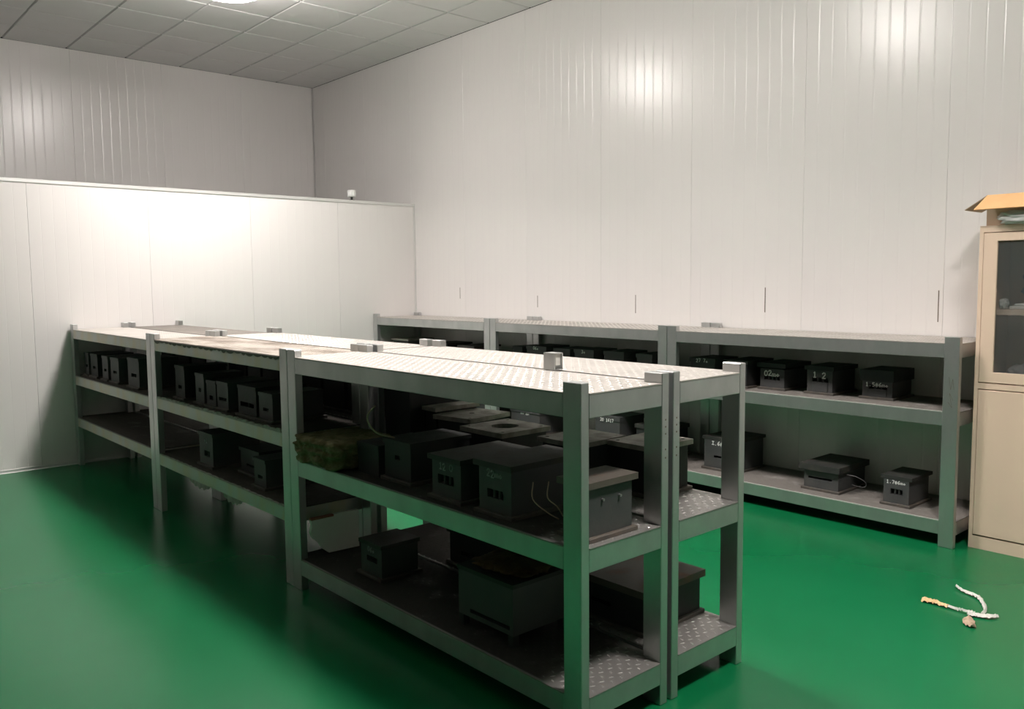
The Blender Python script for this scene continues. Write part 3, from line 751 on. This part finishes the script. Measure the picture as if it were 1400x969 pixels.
# open cardboard box on the cabinet
BX, BY1, BL, BD, BH = 3.145, -.07, .42, .30, .165
t = thing('cardboard_box', 'open brown cardboard box with folded-out flaps on top of the cabinet', 'box', (BX, BY1, CH))
th_ = .004
bm = bmesh.new()
bx(bm, 0, th_, -BL, 0, 0, BH); bx(bm, BD-th_, BD, -BL, 0, 0, BH); bx(bm, th_, BD-th_, -th_, 0, 0, BH); bx(bm, th_, BD-th_, -BL, -BL+th_, 0, BH); bx(bm, th_, BD-th_, -BL+th_, -th_, 0, th_)
obj('box_body', finish(bm, 'box_body', MT['card_in']), t)
def flap(name, p, m):
    bm = bmesh.new(); n = Vector(p[1])-Vector(p[0]); n = n.cross(Vector(p[3])-Vector(p[0])).normalized()*th_
    a = [bm.verts.new(q) for q in p]; b = [bm.verts.new(Vector(q)+n) for q in p]
    bm.faces.new(a); bm.faces.new(b[::-1])
    for i in range(4): bm.faces.new((a[i], b[i], b[(i+1)%4], a[(i+1)%4]))
    obj(name, finish(bm, name, MT[m]), t)
flap('front_flap', [(0,0,BH+.004),(0,-BL,BH+.004),(-.135,-BL,.085),(-.135,.02,.085)], 'card')
flap('side_flap', [(0,.0,BH),(BD,.0,BH),(BD-.02,.125,BH-.07),(.03,.125,BH-.07)], 'card_in')
flap('rear_flap', [(BD,0,BH),(BD,-BL,BH),(BD+.09,-BL,BH-.05),(BD+.09,0,BH-.05)], 'card')
tag(obj('plastic_film', finish(lump_bm(.035,.11,.035, 6, .3, 4, 3.0, 4.0), 'plastic_film', MT['film'], smooth=True), loc=(3.085,-.27,CH+.001)), 'crumpled clear plastic film under the front flap on the cabinet top', 'film')

# ------------------------------------------------------------------ scrap on the floor
t = thing('paper_scrap', 'crumpled white paper strip with a tan tape tail lying on the green floor', 'scrap', (2.1, -.45, 0))
def ribbon(name, m, pts, ws, parent, zs=None, seed=0):
    P = curve([(p[0]-2.1, p[1]+.45, 0) for p in pts], 7); n = len(P); bm = bmesh.new(); rows = []
    for i, p in enumerate(P):
        f = i/(n-1)*(len(ws)-1); k = min(int(f), len(ws)-2); w = .72*(ws[k]*(1-(f-k))+ws[k+1]*(f-k))
        d = (P[min(i+1,n-1)]-P[max(i-1,0)]).normalized(); nr = Vector((-d.y, d.x, 0))
        z = .004+.012*abs(noise.noise(Vector((i*.45, seed, 0))))+.003
        tw = .012*noise.noise(Vector((i*.6, seed+9, 0)))
        a = p+nr*w/2; b = p-nr*w/2; c = p+Vector((0,0,z+.006))
        rows.append([bm.verts.new(q) for q in (Vector((a.x,a.y,max(.002,z+tw))), Vector((c.x,c.y,z+.010)), Vector((b.x,b.y,max(.002,z-tw))), Vector((p.x,p.y,z-.003+.002)))])
    for i in range(n-1):
        for k in range(4): bm.faces.new((rows[i][k], rows[i][(k+1)%4], rows[i+1][(k+1)%4], rows[i+1][k]))
    bm.faces.new(rows[0][::-1]); bm.faces.new(rows[-1])
    return obj(name, finish(bm, name, MT[m]), parent)
ribbon('paper_strip', 'paper', [(2.385,-.258),(2.35,-.30),(2.335,-.345),(2.31,-.39),(2.24,-.435),(2.17,-.465),(2.11,-.475)], [.012,.02,.032,.03,.026,.018,.022], t, seed=1)
ribbon('tape_tail', 'tan', [(2.10,-.215),(2.105,-.25),(2.10,-.29),(2.09,-.335)], [.075,.07,.045,.03], t, seed=4)
ribbon('thin_strip', 'paper', [(2.095,-.325),(2.085,-.37),(2.082,-.41),(2.09,-.45)], [.024,.012,.012,.03], t, seed=7)
ribbon('torn_paper', 'paper', [(2.06,-.43),(2.085,-.46),(2.10,-.50),(2.135,-.53)], [.03,.06,.05,.02], t, seed=12)
ribbon('torn_scrap', 'card_in', [(2.03,-.445),(1.99,-.46),(1.955,-.475),(1.935,-.50)], [.03,.07,.06,.035], t, seed=15)
